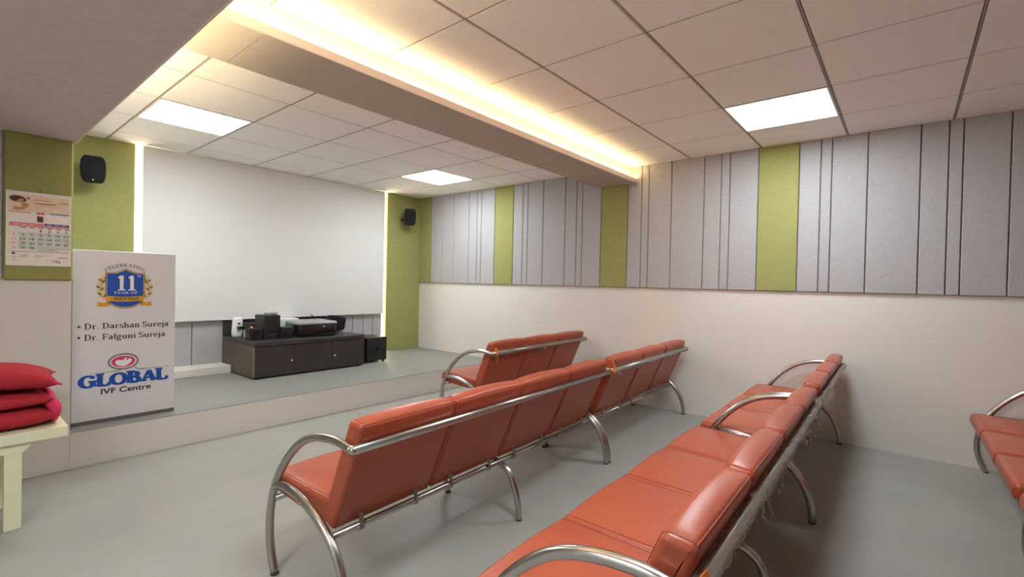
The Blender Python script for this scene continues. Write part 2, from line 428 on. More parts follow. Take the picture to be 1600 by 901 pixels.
def make_bench(n, pitch, mid):
    """n seats between two looped steel frames"""
    t = bpy.data.objects.new('bench', None); COL.objects.link(t); t.empty_display_size = .1
    L = n*pitch+.055
    add_seats(t, .0275, pitch, n)
    add_frame(t, 0); add_frame(t, L)
    if mid: add_frame(t, L/2, False)
    m_ = MB(); m_.tube([(0, -.014, .610), (L, -.014, .610)], R_T, 14); m_.build('upper_rail', M['steel'], t)
    m_ = MB(); m_.tube([(0, .128, .264), (L, .128, .264)], .013, 12); m_.build('lower_rail', M['steel'], t)
    m_ = MB(); m_.tube([(0, .505, .300), (L, .505, .300)], .012, 12); m_.build('front_rail', M['steel'], t)
    for i in range(n):
        for fr in (.22, .78):
            u = .0275+pitch*(i+fr); m_ = MB()
            for o_ in (0, -.003):
                m_.add([(u-.009, .113+o_, .254), (u+.009, .113+o_, .254), (u+.009, .113+o_, .275), (u-.009, .113+o_, .275), (u+.009, .124+o_, .312), (u-.009, .124+o_, .312)], [(0, 1, 2, 3), (3, 2, 4, 5)])
            m_.tube([(u+.004, .122, .266), (u-.020, .110, .262)], .007, 8)
            m_.build('clip', M['clip'], t)
    return t
four = make_bench(4, .472, True)
three = make_bench(3, .500, False)
GA = radians(2.35); GB = radians(1.1); GC = radians(.8)
pc = {}
specs = [('near4', four, -3.59, -1.270, GB, 'four seat red leather bench nearest the camera, with torn film and an orange tag'),
         ('near3', three, -1.612, -1.232, GB, 'three seat red leather bench against right wall, in line behind the nearest bench'),
         ('mid4', four, -3.59, -.152, GA, 'four seat red leather bench in the middle of the room, bare shiny back rail'),
         ('mid3', three, -1.612, -.071, GA, 'three seat red leather bench against right wall, tied in orange to the middle four seater'),
         ('front3', three, -1.640, .985, GA, 'three seat red leather bench closest to the stage'),
         ('rear3', three, -1.612, -2.520, GC, 'three seat red leather bench cut by the right edge of the photo, against right wall'),
         ('rear4', four, -3.59, -2.55, GC, 'four seat red leather bench almost wholly beyond the right edge of the photo')]
# every copy is made before any bench gets its own extras
first_used = {}
todo = []
for sp in specs:
    src = sp[1]
    if id(src) in first_used: todo.append((sp, copy_tree(src)))
    else: first_used[id(src)] = 1; todo.append((sp, src))
for (key, src, x, y, rz, label), t in todo:
    t.location = (x, y, 0); t.rotation_euler = (0, 0, rz); pc[key] = tag(t, label, 'bench', 'red leather waiting benches')
def film(t, u0, u1, seed, lo=.019, hi=.027, flaps=4, flap=.05):
    """torn packing film crumpled round the upper rail"""
    r_ = random.Random(seed); rings = []; n = 12; k = int((u1-u0)/.012)
    for i in range(k+1):
        u = u0+(u1-u0)*i/k; ring = []
        for j in range(n):
            a = 2*pi*j/n; q = noise.noise(Vector((u*22, cos(a)*1.6+seed*7, sin(a)*1.6)))
            q2 = noise.noise(Vector((u*70+9, cos(a)*3+seed, sin(a)*3)))
            rr = lo+(hi-lo)*(.5+.8*q)+.003*q2; rr = max(rr, R_T+.0008)
            ring.append((u, -.014+rr*cos(a), .610+rr*sin(a)))
        rings.append(ring)
    m_ = MB(); m_.loft(rings)
    for i in range(flaps):
        u = r_.uniform(u0+.05, u1-.05); w = r_.uniform(.02, .05); d = r_.uniform(.4, 1)*flap; up = r_.random() < .4
        a = pi*.5 if up else -pi*.55; nn = 6; pts = []
        for c in range(nn+1):
            f = c/nn
            for e in (-1, 1):
                pts.append((u+e*w*(1-f*.7)*.5+r_.uniform(-.004, .004), -.014-.018-.012*f+r_.uniform(-.006, .006), .610+(1 if up else -1)*(.010+d*f)))
        m_.add(pts, [(2*c, 2*c+1, 2*c+3, 2*c+2) for c in range(nn)], 0, True)
    return m_.build('plastic_film', M['wrap'], t, fixn=False)
for key, args in (('near4', (.03, 1.92, 3, .0175, .0245, 9, .06)), ('near3', (.02, 1.53, 5, .0175, .024, 4, .04)),
                  ('mid3', (.0, 1.55, 8, .0175, .024, 5, .035)), ('front3', (.05, 1.55, 11, .0178, .022, 4, .03))):
    o = film(pc[key], *args); o['label'] = 'torn translucent packing film wrapped round the rail'
def tie(t, u, h, name='tie', tail=True):
    m_ = MB()
    for du, ph in ((-.006, 0), (.008, 1)):
        m_.tube(smooth_path([(u+du, -.034, .600), (u+du+.004, -.036, .622), (u+du*1.5+.003, -.030, .622+h*.6), (u+du*.6, -.022, .622+h)]), .0035, 6)
    m_.tube([(u+.019*cos(a), -.014+.0205*sin(a)*1.0, .610+.0205*cos(a)) if False else (u, -.014+.0205*cos(a), .610+.0205*sin(a)) for a in [2*pi*k/14 for k in range(14)]], .0035, 6, closed=True)
    o = m_.build('tie', M['orange'], t); o['label'] = 'orange tie knotted on the rail'
    if tail:
        m_ = MB(); m_.tube(smooth_path([(u+.01, -.036, .600), (u+.014, -.040, .575), (u+.004, -.036, .55), (u+.018, -.034, .52)]), .004, 6); m_.build('film_tail', M['wrap'], t)
tie(pc['mid3'], -.016, .055, tail=False)
tie(pc['front3'], .035, .035)
# orange printed tag hanging on the rail of the nearest bench
m_ = MB(); zc = .655
TG = lambda a, b, o=0.0: (.012+.046*a+.004*b, -.046+.024*b-o, .566+.078*b-.006*a)
tp = [TG(0, 0), TG(1, 0), TG(1, 1), TG(0, 1)]; tb = [TG(0, 0, .0015), TG(1, 0, .0015), TG(1, 1, .0015), TG(0, 1, .0015)]
m_.add(tp+tb, [(0, 1, 2, 3), (7, 6, 5, 4), (0, 4, 5, 1), (1, 5, 6, 2), (2, 6, 7, 3), (3, 7, 4, 0)])
tg = m_.build('tag', M['orange'], pc['near4']); tg['label'] = 'orange printed tag'
m_ = MB()
for k in range(4):
    q = .16+.17*k; m_.add([TG(q, .34, .0022), TG(q+.11, .34, .0022), TG(q+.14, .64, .0022), TG(q+.03, .66, .0022)], [(0, 1, 2, 3)])
m_.add([TG(.14, .30, .0022), TG(.86, .30, .0022), TG(.86, .36, .0022), TG(.14, .36, .0022)], [(0, 1, 2, 3)])
m_.build('print', M['navy'], tg, fixn=False)

# ------------------------------------------------------------------ PALE BENCH WITH PILLOWS
BX = -4.068
t = thing('bench', 'pale yellow painted wooden bench standing against the left pier', 'bench', (-5.0, 1.75, 0))
x0, x1, y0, y1 = -.62, BX+5.0, -.225, .20
mb = MB(); mb.box((x0, y0, .397), (x1, y1, .447), 0, bev=.004); mb.build('seat_board', M['pale_paint'], t)
for yy in (y0+.02, y1-.045):
    mb = MB(); mb.prism([(x0+.06, .397), (x1-.115, .397), (x1-.117, .392), (x1-.150, .352), (x0+.10, .352), (x0+.06, .392)], yy, yy+.025)
    mb.build('apron', M['pale_paint'], t)
    for xx in (x1-.212, x0+.14):
        mb = MB(); mb.box((xx, yy+.003, 0), (xx+.058, yy+.055 if yy < 0 else yy+.02, .385), 0, bev=.003)
        if yy > 0:
            mb = MB(); mb.box((xx, yy-.03, 0), (xx+.058, yy+.022, .385), 0, bev=.003)
        mb.build('leg', M['pale_paint'], t)
def pillow(name, sx, sy, sz, loc, rz, mats, label, sag=0.0, fold=False):
    n, k = 36, 24; vs = []; fs = []
    def P(u, v, side):
        e = max(0.0, (1-abs(u)**3.0))*max(0.0, (1-abs(v)**3.0)); h = e**.42
        pinch = 1-.07*(1-abs(u)**2)*abs(v)**4-.0; pu = 1-.06*(1-abs(v)**2)*abs(u)**4
        wr_ = .06*noise.noise(Vector((u*3.1+sx*9, v*3.3, side*2.0)))+.03*noise.noise(Vector((u*8, v*8, side*3+5)))
        return (u*sx*pu, v*sy*pinch, side*sz*h*(1+wr_) - sag*(u*u))
    for side in (1, -1):
        o = len(vs)
        for i in range(n+1):
            for j in range(k+1): vs.append(P(-1+2*i/n, -1+2*j/k, side))
        for i in range(n):
            for j in range(k): fs.append((o+i*(k+1)+j, o+(i+1)*(k+1)+j, o+(i+1)*(k+1)+j+1, o+i*(k+1)+j+1))
    m_ = MB(); m_.add(vs, fs, 0, True)
    o = m_.build(name, mats, None, loc); o.rotation_euler = (0, 0, rz)
    return o
p1 = pillow('pillow', .30, .20, .056, (-4.385, 1.745, .690), radians(-3), M['red_cloth'], '', sag=.036)
tag(p1, 'plump red pillow on top of the stack on the pale bench', 'pillow', 'red bedding on the pale bench')
for sx_, sy_ in ((1, -1), (1, 1), (-1, -1), (-1, 1)):
    mb = MB(); mb.tube([(.272*sx_, .182*sy_, -.030), (.304*sx_, .203*sy_, -.040)], [.011, .004], 8); mb.build('corner_tip', M['pink_cloth'], p1)
# folded pillow below: two layers joined by a bulging fold at the right end
def folded():
    t_ = thing('folded_pillow', 'red pillow folded double, lying under the plump pillow on the pale bench', 'pillow', (-4.40, 1.745, .447), 0, 'red bedding on the pale bench')
    for zc, hz, xr, nm in ((.050, .050, .300, 'lower_layer'), (.132, .038, .285, 'upper_layer')):
        rings = []
        for i in range(31):
            u = -1+2*i/30; e = (1-abs(u)**5)**.5 if abs(u) < 1 else 0.03; e = max(e, .05); ring = []
            for j in range(28):
                a = 2*pi*j/28; cx_, sx2 = cos(a), sin(a)
                yy = (abs(cx_)**.75)*(1 if cx_ > 0 else -1)*.195*(.9+.1*e); zz = (abs(sx2)**.62)*(1 if sx2 > 0 else -1)*hz*e
                w = .007*noise.noise(Vector((u*3, yy*16, zc*31)))+.004*noise.noise(Vector((u*9, yy*30, zc*11)))
                zz2 = zc+zz+(w if sx2 > -.3 else 0); ring.append((u*xr, yy, max(zz2, .001)))
            rings.append(ring)
        m_ = MB(); m_.loft(rings); m_.build(nm, M['red_cloth'], t_)
    # fold wrapping from the upper to the lower layer
    rings = []
    for i in range(25):
        v = -1+2*i/24; yy = v*.185; e = max(.08, (1-abs(v)**4)**.5); ring = []
        for j in range(20):
            a = 2*pi*j/20; r_ = .030*e; w = .004*noise.noise(Vector((v*6, a, 3)))
            ring.append((.282+r_*cos(a)+.012*e-(.018 if sin(a) > .2 else 0)*e, yy, max(.002, .083+.080*e*sin(a)+w)))
        rings.append(ring)
    m_ = MB(); m_.loft(rings); o = m_.build('fold', M['pink_cloth'], t_); o['label'] = 'rose pink folded end'
folded()

# ------------------------------------------------------------------ PRINTED LETTERING (drawn stroke by stroke)
def stroke_glyphs(T, N):
    st = lambda x, y0, y1, s0=1, s1=1, w=T: [('l', (x, y0), (x, y1), w)]+([('h', x, y0)] if s0 else [])+([('h', x, y1-.03)] if s1 else [])
    E = lambda cx, cy, rx, ry, a0=0, a1=360: ('e', cx, cy, rx, ry, a0, a1)
    L = lambda a, b, w: ('l', a, b, w)
    g = {
     'A': (.70, [L((.10, 0), (.36, .70), N*1.3), L((.36, .70), (.62, 0), T), L((.19, .22), (.52, .22), N), ('h', .10, 0), ('h', .62, 0)]),
     'B': (.62, st(.15, 0, .70)+[E(.28, .53, .19, .155, -90, 90), E(.30, .19, .23, .175, -90, 90), L((.15, .685), (.30, .685), N), L((.15, .365), (.32, .365), N), L((.15, .015), (.32, .015), N)]),
     'C': (.66, [E(.36, .35, .27, .335, 40, 320), L((.58, .68), (.58, .48), N*1.4)]),
     'D': (.70, st(.15, 0, .70)+[E(.30, .35, .29, .335, -90, 90), L((.10, .685), (.32, .685), N), L((.10, .015), (.32, .015), N)]),
     'E': (.60, st(.15, 0, .70)+[L((.1, .685), (.54, .685), N), L((.1, .015), (.56, .015), N), L((.15, .36), (.42, .36), N), L((.53, .70), (.53, .53), N*1.2), L((.55, 0), (.55, .19), N*1.2), L((.42, .46), (.42, .26), N)]),
     'F': (.58, st(.15, 0, .70)+[L((.1, .685), (.54, .685), N), L((.15, .36), (.42, .36), N), L((.53, .70), (.53, .52), N*1.2), L((.42, .46), (.42, .26), N)]),
     'G': (.72, [E(.37, .35, .28, .335, 40, 330), L((.58, .68), (.58, .50), N*1.4), L((.58, .30), (.58, .03), T), ('h', .57, .28)]),
     'I': (.32, st(.16, 0, .70)),
     'L': (.58, st(.15, 0, .70)+[L((.1, .015), (.54, .015), N), L((.53, 0), (.53, .22), N*1.4)]),
     'N': (.72, st(.12, 0, .70, 1, 1, N*1.3)+st(.60, 0, .70, 0, 1, N*1.3)+[L((.12, .70), (.60, 0), T)]),
     'O': (.74, [E(.37, .35, .29, .335)]),
     'R': (.66, st(.15, 0, .70)+[E(.29, .52, .20, .165, -90, 90), L((.1, .685), (.31, .685), N), L((.15, .355), (.31, .355), N), L((.32, .36), (.58, 0), T), ('h', .59, 0)]),
     'S': (.54, [E(.27, .52, .17, .165, 30, 270), E(.27, .185, .19, .17, -150, 90), L((.44, .68), (.44, .52), N), L((.08, .02), (.08, .19), N)]),
     'T': (.62, st(.31, 0, .70, 1, 0)+[L((.04, .685), (.58, .685), N), L((.05, .70), (.05, .52), N*1.3), L((.57, .70), (.57, .52), N*1.3)]),
     'U': (.70, st(.14, .25, .70, 0, 1)+st(.57, .25, .70, 0, 1, N*1.4)+[E(.355, .25, .215, .235, 180, 360)]),
     'Y': (.66, [L((.08, .70), (.33, .32), T), L((.58, .70), (.33, .32), N*1.4), L((.33, .34), (.33, 0), T), ('h', .33, 0), ('h', .08, .67), ('h', .58, .67)]),
     'M': (.84, st(.12, 0, .70, 1, 1, N*1.4)+st(.72, 0, .70, 1, 1)+[L((.12, .70), (.42, .05), T), L((.72, .70), (.42, .05), N*1.4)]),
     '1': (.50, st(.27, 0, .70, 1, 0, T*1.25)+[L((.27, .69), (.11, .585), N*1.6), ('h', .22, 0), ('h', .33, 0)]),
     'a': (.50, [L((.36, .04), (.36, .36), T), E(.24, .35, .13, .11, 0, 160), E(.22, .14, .13, .125, 20, 340), L((.36, .04), (.45, .03), N*1.5)]),
     'e': (.48, [E(.25, .235, .18, .22, 0, 320), L((.08, .25), (.42, .25), N)]),
     'g': (.52, [E(.23, .32, .15, .14), E(.24, -.10, .18, .10), L((.14, .20), (.10, .08), N*1.5), L((.10, .06), (.36, .01), T*.8), L((.34, .42), (.47, .43), N*1.3)]),
     'h': (.58, st(.14, 0, .70, 1, 0)+st(.43, 0, .30, 1, 0)+[E(.285, .29, .145, .155, 0, 180), L((.06, .685), (.14, .685), N)]),
     'i': (.30, st(.15, 0, .45, 1, 0)+[E(.15, .62, .03, .03), L((.07, .44), (.15, .44), N)]),
     'j': (.30, [L((.17, .45), (.17, -.10), T), E(.07, -.10, .10, .10, 230, 360), E(.17, .62, .03, .03), L((.09, .44), (.17, .44), N)]),
     'l': (.30, st(.15, 0, .70, 1, 0)+[L((.07, .685), (.15, .685), N)]),
     'n': (.58, st(.14, 0, .45, 1, 0)+st(.43, 0, .30, 1, 0)+[E(.285, .29, .145, .155, 0, 180), L((.06, .44), (.14, .44), N)]),
     'r': (.46, st(.15, 0, .45, 1, 0)+[E(.30, .28, .14, .155, 50, 170), L((.07, .44), (.15, .44), N), E(.385, .40, .022, .022)]),
     's': (.42, [E(.21, .34, .12, .105, 30, 270), E(.21, .125, .135, .115, -150, 90), L((.34, .45), (.34, .35), N), L((.06, .01), (.06, .12), N)]),
     'u': (.58, st(.14, .15, .45, 0, 0)+st(.43, 0, .45, 0, 0)+[E(.285, .155, .145, .145, 180, 360), L((.06, .44), (.14, .44), N), L((.35, .44), (.43, .44), N), L((.43, .015), (.52, .015), N)]),
     '.': (.26, [E(.12, .045, .026, .026)]),
     ' ': (.26, []),
    }
    return g
def glyph_polys(strokes, T, N, slab):
    out = []
    for s in strokes:
        if s[0] == 'l':
            a, b = Vector(s[1]), Vector(s[2]); d = (b-a).normalized(); n = Vector((-d.y, d.x))*s[3]/2
            # ends cut level so that slanted strokes sit flat on the line
            out.append([a-n, b-n, b+n, a+n])
        elif s[0] == 'h':
            hw = T*.5+slab; th = max(N, .03); out.append([Vector((s[1]-hw, s[2])), Vector((s[1]+hw, s[2])), Vector((s[1]+hw, s[2]+th)), Vector((s[1]-hw, s[2]+th))])
        else:
            _, cx, cy, rx, ry, a0, a1 = s; k = max(6, int(abs(a1-a0)/12)); prev = None
            dot = rx < .05
            for i in range(k+1):
                a = radians(a0+(a1-a0)*i/k); w = (N+(T-N)*abs(cos(a))**1.3) if not dot else rx*2
                ri, ro = -w/2, w/2
                p = (Vector((cx+(rx+ri)*cos(a), cy+(ry+ri)*sin(a))), Vector((cx+(rx+ro)*cos(a), cy+(ry+ro)*sin(a))))
                if prev: out.append([prev[0], prev[1], p[1], p[0]])
                prev = p
    return out
def text_polys(txt, T=.13, N=.04, slab=.05, track=0.0, scale_small=None):
    g = stroke_glyphs(T, N); x = 0; glyphs = []
    for ch in txt:
        adv, st = g[ch]; glyphs.append((x, adv, glyph_polys(st, T, N, slab))); x += adv+track
    return glyphs, x-track
def put_text(m_, txt, xl, xr, z, cap, yface, mi=0, **kw):
    glyphs, w = text_polys(txt, **kw); sx = (xr-xl)/w; sz2 = cap/.70
    for x, adv, polys in glyphs:
        for p in polys:
            lay = (len(m_.f) % 40)*4e-6
            m_.add([(xl+(x+q.x)*sx, yface-lay, z+q.y*sz2) for q in p], [tuple(range(len(p)))], mi)
def put_text_arc(m_, txt, cx, cz, R, a0, a1, cap, yface, mi=0, **kw):
    glyphs, w = text_polys(txt, **kw); s = cap/.70; tot = w
    for x, adv, polys in glyphs:
        for p in polys:
            vs = []
            for q in p:
                xm = (x+adv/2)/tot; a = radians(a0+(a1-a0)*xm); sx = abs(radians(a1-a0))*R/tot
                loc = Vector((cx+R*cos(a), cz+R*sin(a))); tx = Vector((sin(a), -cos(a))); ty = Vector((cos(a), sin(a)))
                pp = loc+tx*((q.x-adv/2)*sx)+ty*(q.y*s); vs.append((pp.x, yface-(len(m_.f) % 40)*4e-6, pp.y))
            m_.add(vs, [tuple(range(len(vs)))], mi)
def font_text(txt, xl, xr, z, cap, yface, material, name, parent, bold=0.0):
    cu = bpy.data.curves.new('lettering', 'FONT'); cu.body = txt; cu.size = 1.0; cu.offset = bold
    ob = bpy.data.objects.new('lettering', cu); COL.objects.link(ob)
    me = bpy.data.meshes.new_from_object(ob); COL.objects.unlink(ob); bpy.data.objects.remove(ob)
    xs_ = [v.co.x for v in me.vertices]; ys_ = [v.co.y for v in me.vertices]; hgt = max(ys_)-0
    for v in me.vertices:
        v.co = ((v.co.x-min(xs_))/(max(xs_)-min(xs_))*(xr-xl)+xl, yface, z+v.co.y/hgt*cap)
    me.materials.clear(); me.materials.append(material)
    o = bpy.data.objects.new(name, me); COL.objects.link(o); o.parent = parent; return o

# ------------------------------------------------------------------ STANDEE ON THE STAGE EDGE
SX, SY = -3.667, 2.42
sd = thing('standee', 'tall white printed advertising standee at the left end of the stage edge', 'sign', (SX, SY, HS))
OX, OZ = SX, HS
mb = MB(); mb.box((-.273, 0, .022), (.270, .022, 1.110), 0, bev=.002, seg=1); mb.build('panel', M['stand'], sd)
mb = MB(); mb.box((-.275, -.002, 0), (.272, .026, .024), 0, bev=.002, seg=1); mb.build('base_strip', M['alu'], sd)
mb = MB(); mb.box((-.276, .001, .02), (-.2725, .022, 1.11)); mb.build('edge_strip', M['alu'], sd)
mb = MB(); mb.box((.20, .02, 0), (.268, .17, .012), 0, bev=.003); mb.prism([(.235, .012), (.26, .012), (.25, .06)], .022, .13); mb.build('rear_foot', M['white_plastic'], sd)
def X(x): return x-OX
def Z(z): return z-OZ
def Lp(pts): return [(X(a), Z(b)) for a, b in pts]
e = -.0008
# emblem: laurel, shield, ribbon
mb = MB()
cxs = -3.677
def shield(w, top, peak, tip, n=10):
    pts = [(cxs-w, top-.002)]
    for i in range(n+1):
        s = -1+2*i/n; pts.append((cxs+w*s, top+(peak-top)*(1-abs(s))**.8 - .012*sin(pi*(1-abs(s)))))
    pts.append((cxs+w, top-.15))
    for i in range(1, n+1):
        s = 1-i/n; pts.append((cxs+w*sin(s*pi/2), top-.15-(top-.15-tip)*(cos(s*pi/2))**1.0))
    for i in range(1, n+1):
        s = i/n; pts.append((cxs-w*sin(s*pi/2), top-.15-(top-.15-tip)*(cos(s*pi/2))**1.0))
    return pts
def flat(m_, pts, y, mi=0): m_.poly([(X(a), y, Z(b)) for a, b in pts], mi)
flat(mb, shield(.104, 1.193, 1.222, .955), e, 1); flat(mb, shield(.099, 1.189, 1.217, .961), e*1.5, 2); flat(mb, shield(.096, 1.186, 1.213, .966), e*2, 0)
mb.build('shield', [M['blue'], M['goldd'], M['paleg']], sd, fixn=False)
for sgn in (-1, 1):
    mb = MB(); stem = []
    for i in range(11):
        f = i/10; stem.append((cxs+sgn*(.088+.040*sin(pi*(.15+.75*f))), 1.015+.15*f))
    for i in range(10):
        (ax, az), (bx, bz) = stem[i], stem[i+1]; mb.add([(X(ax), e, Z(az)), (X(ax+.003*sgn), e, Z(az)), (X(bx+.003*sgn), e, Z(bz)), (X(bx), e, Z(bz))], [(0, 1, 2, 3)], 0)
    for i in range(1, 11):
        ax, az = stem[i]; k = 0 if i % 2 else 1
        for side in (1, -1):
            ang = radians(90-sgn*(side*48+8)); L_ = .029; dx, dz = cos(ang), sin(ang); nx_, nz_ = -dz, dx
            pts = [(ax, az), (ax+dx*L_*.5+nx_*.0075, az+dz*L_*.5+nz_*.0075), (ax+dx*L_, az+dz*L_), (ax+dx*L_*.5-nx_*.0075, az+dz*L_*.5-nz_*.0075)]
            mb.poly([(X(a), e, Z(b)) for a, b in pts], 1 if (i+side) % 3 else 0)
    mb.build('laurel', [M['goldd'], M['paleg']], sd, fixn=False)
mb = MB()
for sgn in (-1, 1):
    flat(mb, [(cxs+sgn*.078, 1.004), (cxs+sgn*.108, .996), (cxs+sgn*.150, .999), (cxs+sgn*.136, .987), (cxs+sgn*.149, .974), (cxs+sgn*.100, .970), (cxs+sgn*.078, .978)], e*2.2, 1)
    flat(mb, [(cxs+sgn*.100, 1.006), (cxs+sgn*.078, .998), (cxs+sgn*.078, .978)], e*2.4, 2)
top, bot = [], []
for i in range(17):
    s = -1+2*i/16; zz = 1.028+.008*abs(s)**2
    top.append((cxs+.101*s, zz+.006)); bot.append((cxs+.101*s, zz-.026))
flat(mb, top+bot[::-1], e*2.8, 0)
mb.build('ribbon', [M['gold'], M['gold'], M['goldd']], sd, fixn=False)
mb = MB(); put_text(mb, 'SUCCESS', X(-3.741), X(-3.607), Z(1.0125), .016, e*3.4, T=.20, N=.09); mb.build('lettering', M['ink'], sd, fixn=False)
mb = MB(); put_text(mb, '11', X(-3.727), X(-3.618), Z(1.076), .098, e*3, T=.14, N=.05, slab=.06)
put_text(mb, 'YEAR OF', X(-3.739), X(-3.610), Z(1.0535), .0155, e*3, T=.12, N=.05, track=.06)
put_text(mb, 'TM', X(-3.617), X(-3.597), Z(1.167), .010, e*3, T=.12, N=.08); mb.build('lettering', M['white_ink'], sd, fixn=False)
mb = MB(); put_text_arc(mb, 'CELEBRATING', X(cxs), Z(1.080), .153, 131, 49, .021, e, T=.12, N=.05); mb.build('lettering', M['ink'], sd, fixn=False)
mb = MB()
for z_ in (.846, .777):
    mb.poly([(X(-3.906)+.0075*cos(2*pi*k/16), e, Z(z_)+.0075*sin(2*pi*k/16)) for k in range(16)])
put_text(mb, 'Dr. Darshan Sureja', X(-3.882), X(-3.434), Z(.8285), .036, e, T=.150, N=.058, slab=.055)
put_text(mb, 'Dr. Falguni Sureja', X(-3.882), X(-3.454), Z(.7575), .036, e, T=.150, N=.058, slab=.055)
mb.build('lettering', M['ink'], sd, fixn=False)
# round logo and swoosh
def ring(m_, cx, cz, rx, rz_, w, y, mi=0, n=40, tilt=-.0):
    for i in range(n):
        a, b = 2*pi*i/n, 2*pi*(i+1)/n
        m_.add([(X(cx+(rx-w)*cos(a)), y, Z(cz+(rz_-w)*sin(a))), (X(cx+rx*cos(a)), y, Z(cz+rz_*sin(a))), (X(cx+rx*cos(b)), y, Z(cz+rz_*sin(b))), (X(cx+(rx-w)*cos(b)), y, Z(cz+(rz_-w)*sin(b)))], [(0, 1, 2, 3)], mi)
mb = MB(); lc = (-3.683, .605)
ring(mb, lc[0], lc[1], .081, .054, .009, e, 0)
mb.poly([(X(lc[0]+.062*cos(2*pi*k/36)), e, Z(lc[1]+.037*sin(2*pi*k/36))) for k in range(36)], 1)
def blob(pts, mi, y): mb.poly([(X(lc[0]+a), y, Z(lc[1]+b)) for a, b in pts], mi)
blob([(-.044, .002), (-.034, .012), (-.020, .013), (-.010, .009), (.004, .014), (.018, .008), (.026, .014), (.034, .022), (.038, .014), (.046, .010), (.044, -.002), (.034, -.014), (.018, -.026), (-.004, -.031), (-.026, -.026), (-.040, -.014)], 2, e*2)
blob([(.002, .018), (.010, .026), (.020, .022), (.014, .012)], 2, e*2)
def sweep(m_, pts, mi):
    for i in range(len(pts)-1):
        (a, b, w), (c, d, w2) = pts[i], pts[i+1]
        m_.add([(X(a), e, Z(b-w)), (X(c), e, Z(d-w2)), (X(c), e, Z(d+w2)), (X(a), e, Z(b+w))], [(0, 1, 2, 3)], mi)
sweep(mb, [(-3.870, .5405, .0003), (-3.80, .5425, .0014), (-3.73, .545, .0024), (-3.695, .551, .003)], 0)
sweep(mb, [(-3.628, .568, .004), (-3.615, .552, .0035), (-3.595, .5445, .003), (-3.54, .5435, .002), (-3.457, .5475, .0004)], 0)
mb.build('logo', [M['grey_ink'], M['pink'], M['white_ink']], sd, fixn=False)
mb = MB(); put_text(mb, 'TM', X(-3.456), X(-3.436), Z(.541), .008, e, T=.12, N=.08); mb.build('lettering', M['grey_ink'], sd, fixn=False)
mb = MB(); put_text(mb, 'GLOBAL', X(-3.906), X(-3.437), Z(.4575), .072, e, T=.255, N=.12, slab=.05, track=.0); mb.build('lettering', M['blue'], sd, fixn=False)
font_text('IVF Centre', X(-3.797), X(-3.532), Z(.404), .035, e, M['black_ink'], 'lettering', sd, bold=.022)

# ------------------------------------------------------------------ WALL CALENDAR
CX, CY, CZ = -4.102, YS-.0185, 1.632
cal = thing('wall_calendar', 'printed paper wall calendar hanging from a pin on the green left board', 'calendar', (CX, CY, CZ))
def cx_(x): return x-CX
def cz2(z): return z-CZ
mb = MB(); n = 8
for i in range(n):
    f0, f1 = i/n, (i+1)/n
    bulge = lambda f: -.003-.004*sin(pi*f)
    z0, z1 = -.412*f0, -.412*f1
    mb.add([(-.134, bulge(f0), z0), (.134, bulge(f0), z0), (.134, bulge(f1), z1), (-.134, bulge(f1), z1), (-.134, bulge(f0)+.0025, z0), (.134, bulge(f0)+.0025, z0), (.134, bulge(f1)+.0025, z1), (-.134, bulge(f1)+.0025, z1)],
           [(0, 1, 2, 3), (7, 6, 5, 4), (0, 4, 5, 1), (2, 6, 7, 3), (1, 5, 6, 2), (0, 3, 7, 4)])
mb.build('page', M['paper'], cal)
mb = MB(); mb.box((-.136, -.006, -.006), (.136, .0, .004), 0, bev=.001, seg=1); mb.build('top_binding', M['frame'], cal)
mb = MB(); mb.lathe([(.006, 0), (.008, .006), (.003, .011)], (.006, -.004, .014), axis='y', n=12); mb.tube([(.006, -.002, .012), (.004, -.006, -.012)], .0012, 6); mb.build('pin', M['brass'], cal)
ce = -.0086
def rect(m_, xa, xb, za, zb, mi=0, y=ce): m_.add([(cx_(xa), y, cz2(za)), (cx_(xb), y, cz2(za)), (cx_(xb), y, cz2(zb)), (cx_(xa), y, cz2(zb))], [(0, 1, 2, 3)], mi)
def ell(m_, xc, zc, rx, rz_, mi=0, y=ce, rot=0): m_.poly([(cx_(xc)+rx*cos(a)*cos(rot)-rz_*sin(a)*sin(rot), y, cz2(zc)+rx*cos(a)*sin(rot)+rz_*sin(a)*cos(rot)) for a in [2*pi*k/20 for k in range(20)]], mi)
mb = MB(); rect(mb, -4.226, -3.978, 1.528, 1.618, 0)
ell(mb, -4.190, 1.592, .034, .018, 1, ce-.0004, radians(-8)); ell(mb, -4.180, 1.584, .016, .009, 2, ce-.0008, radians(30))
ell(mb, -4.178, 1.550, .034, .017, 2, ce-.0006, radians(28)); ell(mb, -4.188, 1.557, .015, .010, 3, ce-.0009)
mb.build('picture', [M['peach'], M['hair'], M['skin'], M['peach']], cal, fixn=False)
mb = MB()
rect(mb, -4.128, -4.052, 1.5925, 1.5955, 0); rect(mb, -4.127, -4.032, 1.5745, 1.5785, 1); rect(mb, -4.12, -4.04, 1.565, 1.567, 1); rect(mb, -4.024, -3.985, 1.588, 1.591, 2); ell(mb, -4.148, 1.600, .006, .005, 0)
rect(mb, -4.224, -4.140, 1.5175, 1.5225, 1); rect(mb, -4.118, -4.080, 1.513, 1.525, 1); rect(mb, -4.110, -4.104, 1.516, 1.523, 0, ce-.0004); rect(mb, -4.094, -4.088, 1.516, 1.523, 0, ce-.0004)
rect(mb, -4.113, -4.088, 1.470, 1.503, 0); rect(mb, -4.061, -3.978, 1.519, 1.5235, 2)
rect(mb, -4.223, -4.084, 1.440, 1.462, 1); rect(mb, -4.082, -3.978, 1.450, 1.464, 2); rect(mb, -4.084, -3.978, 1.440, 1.448, 1)
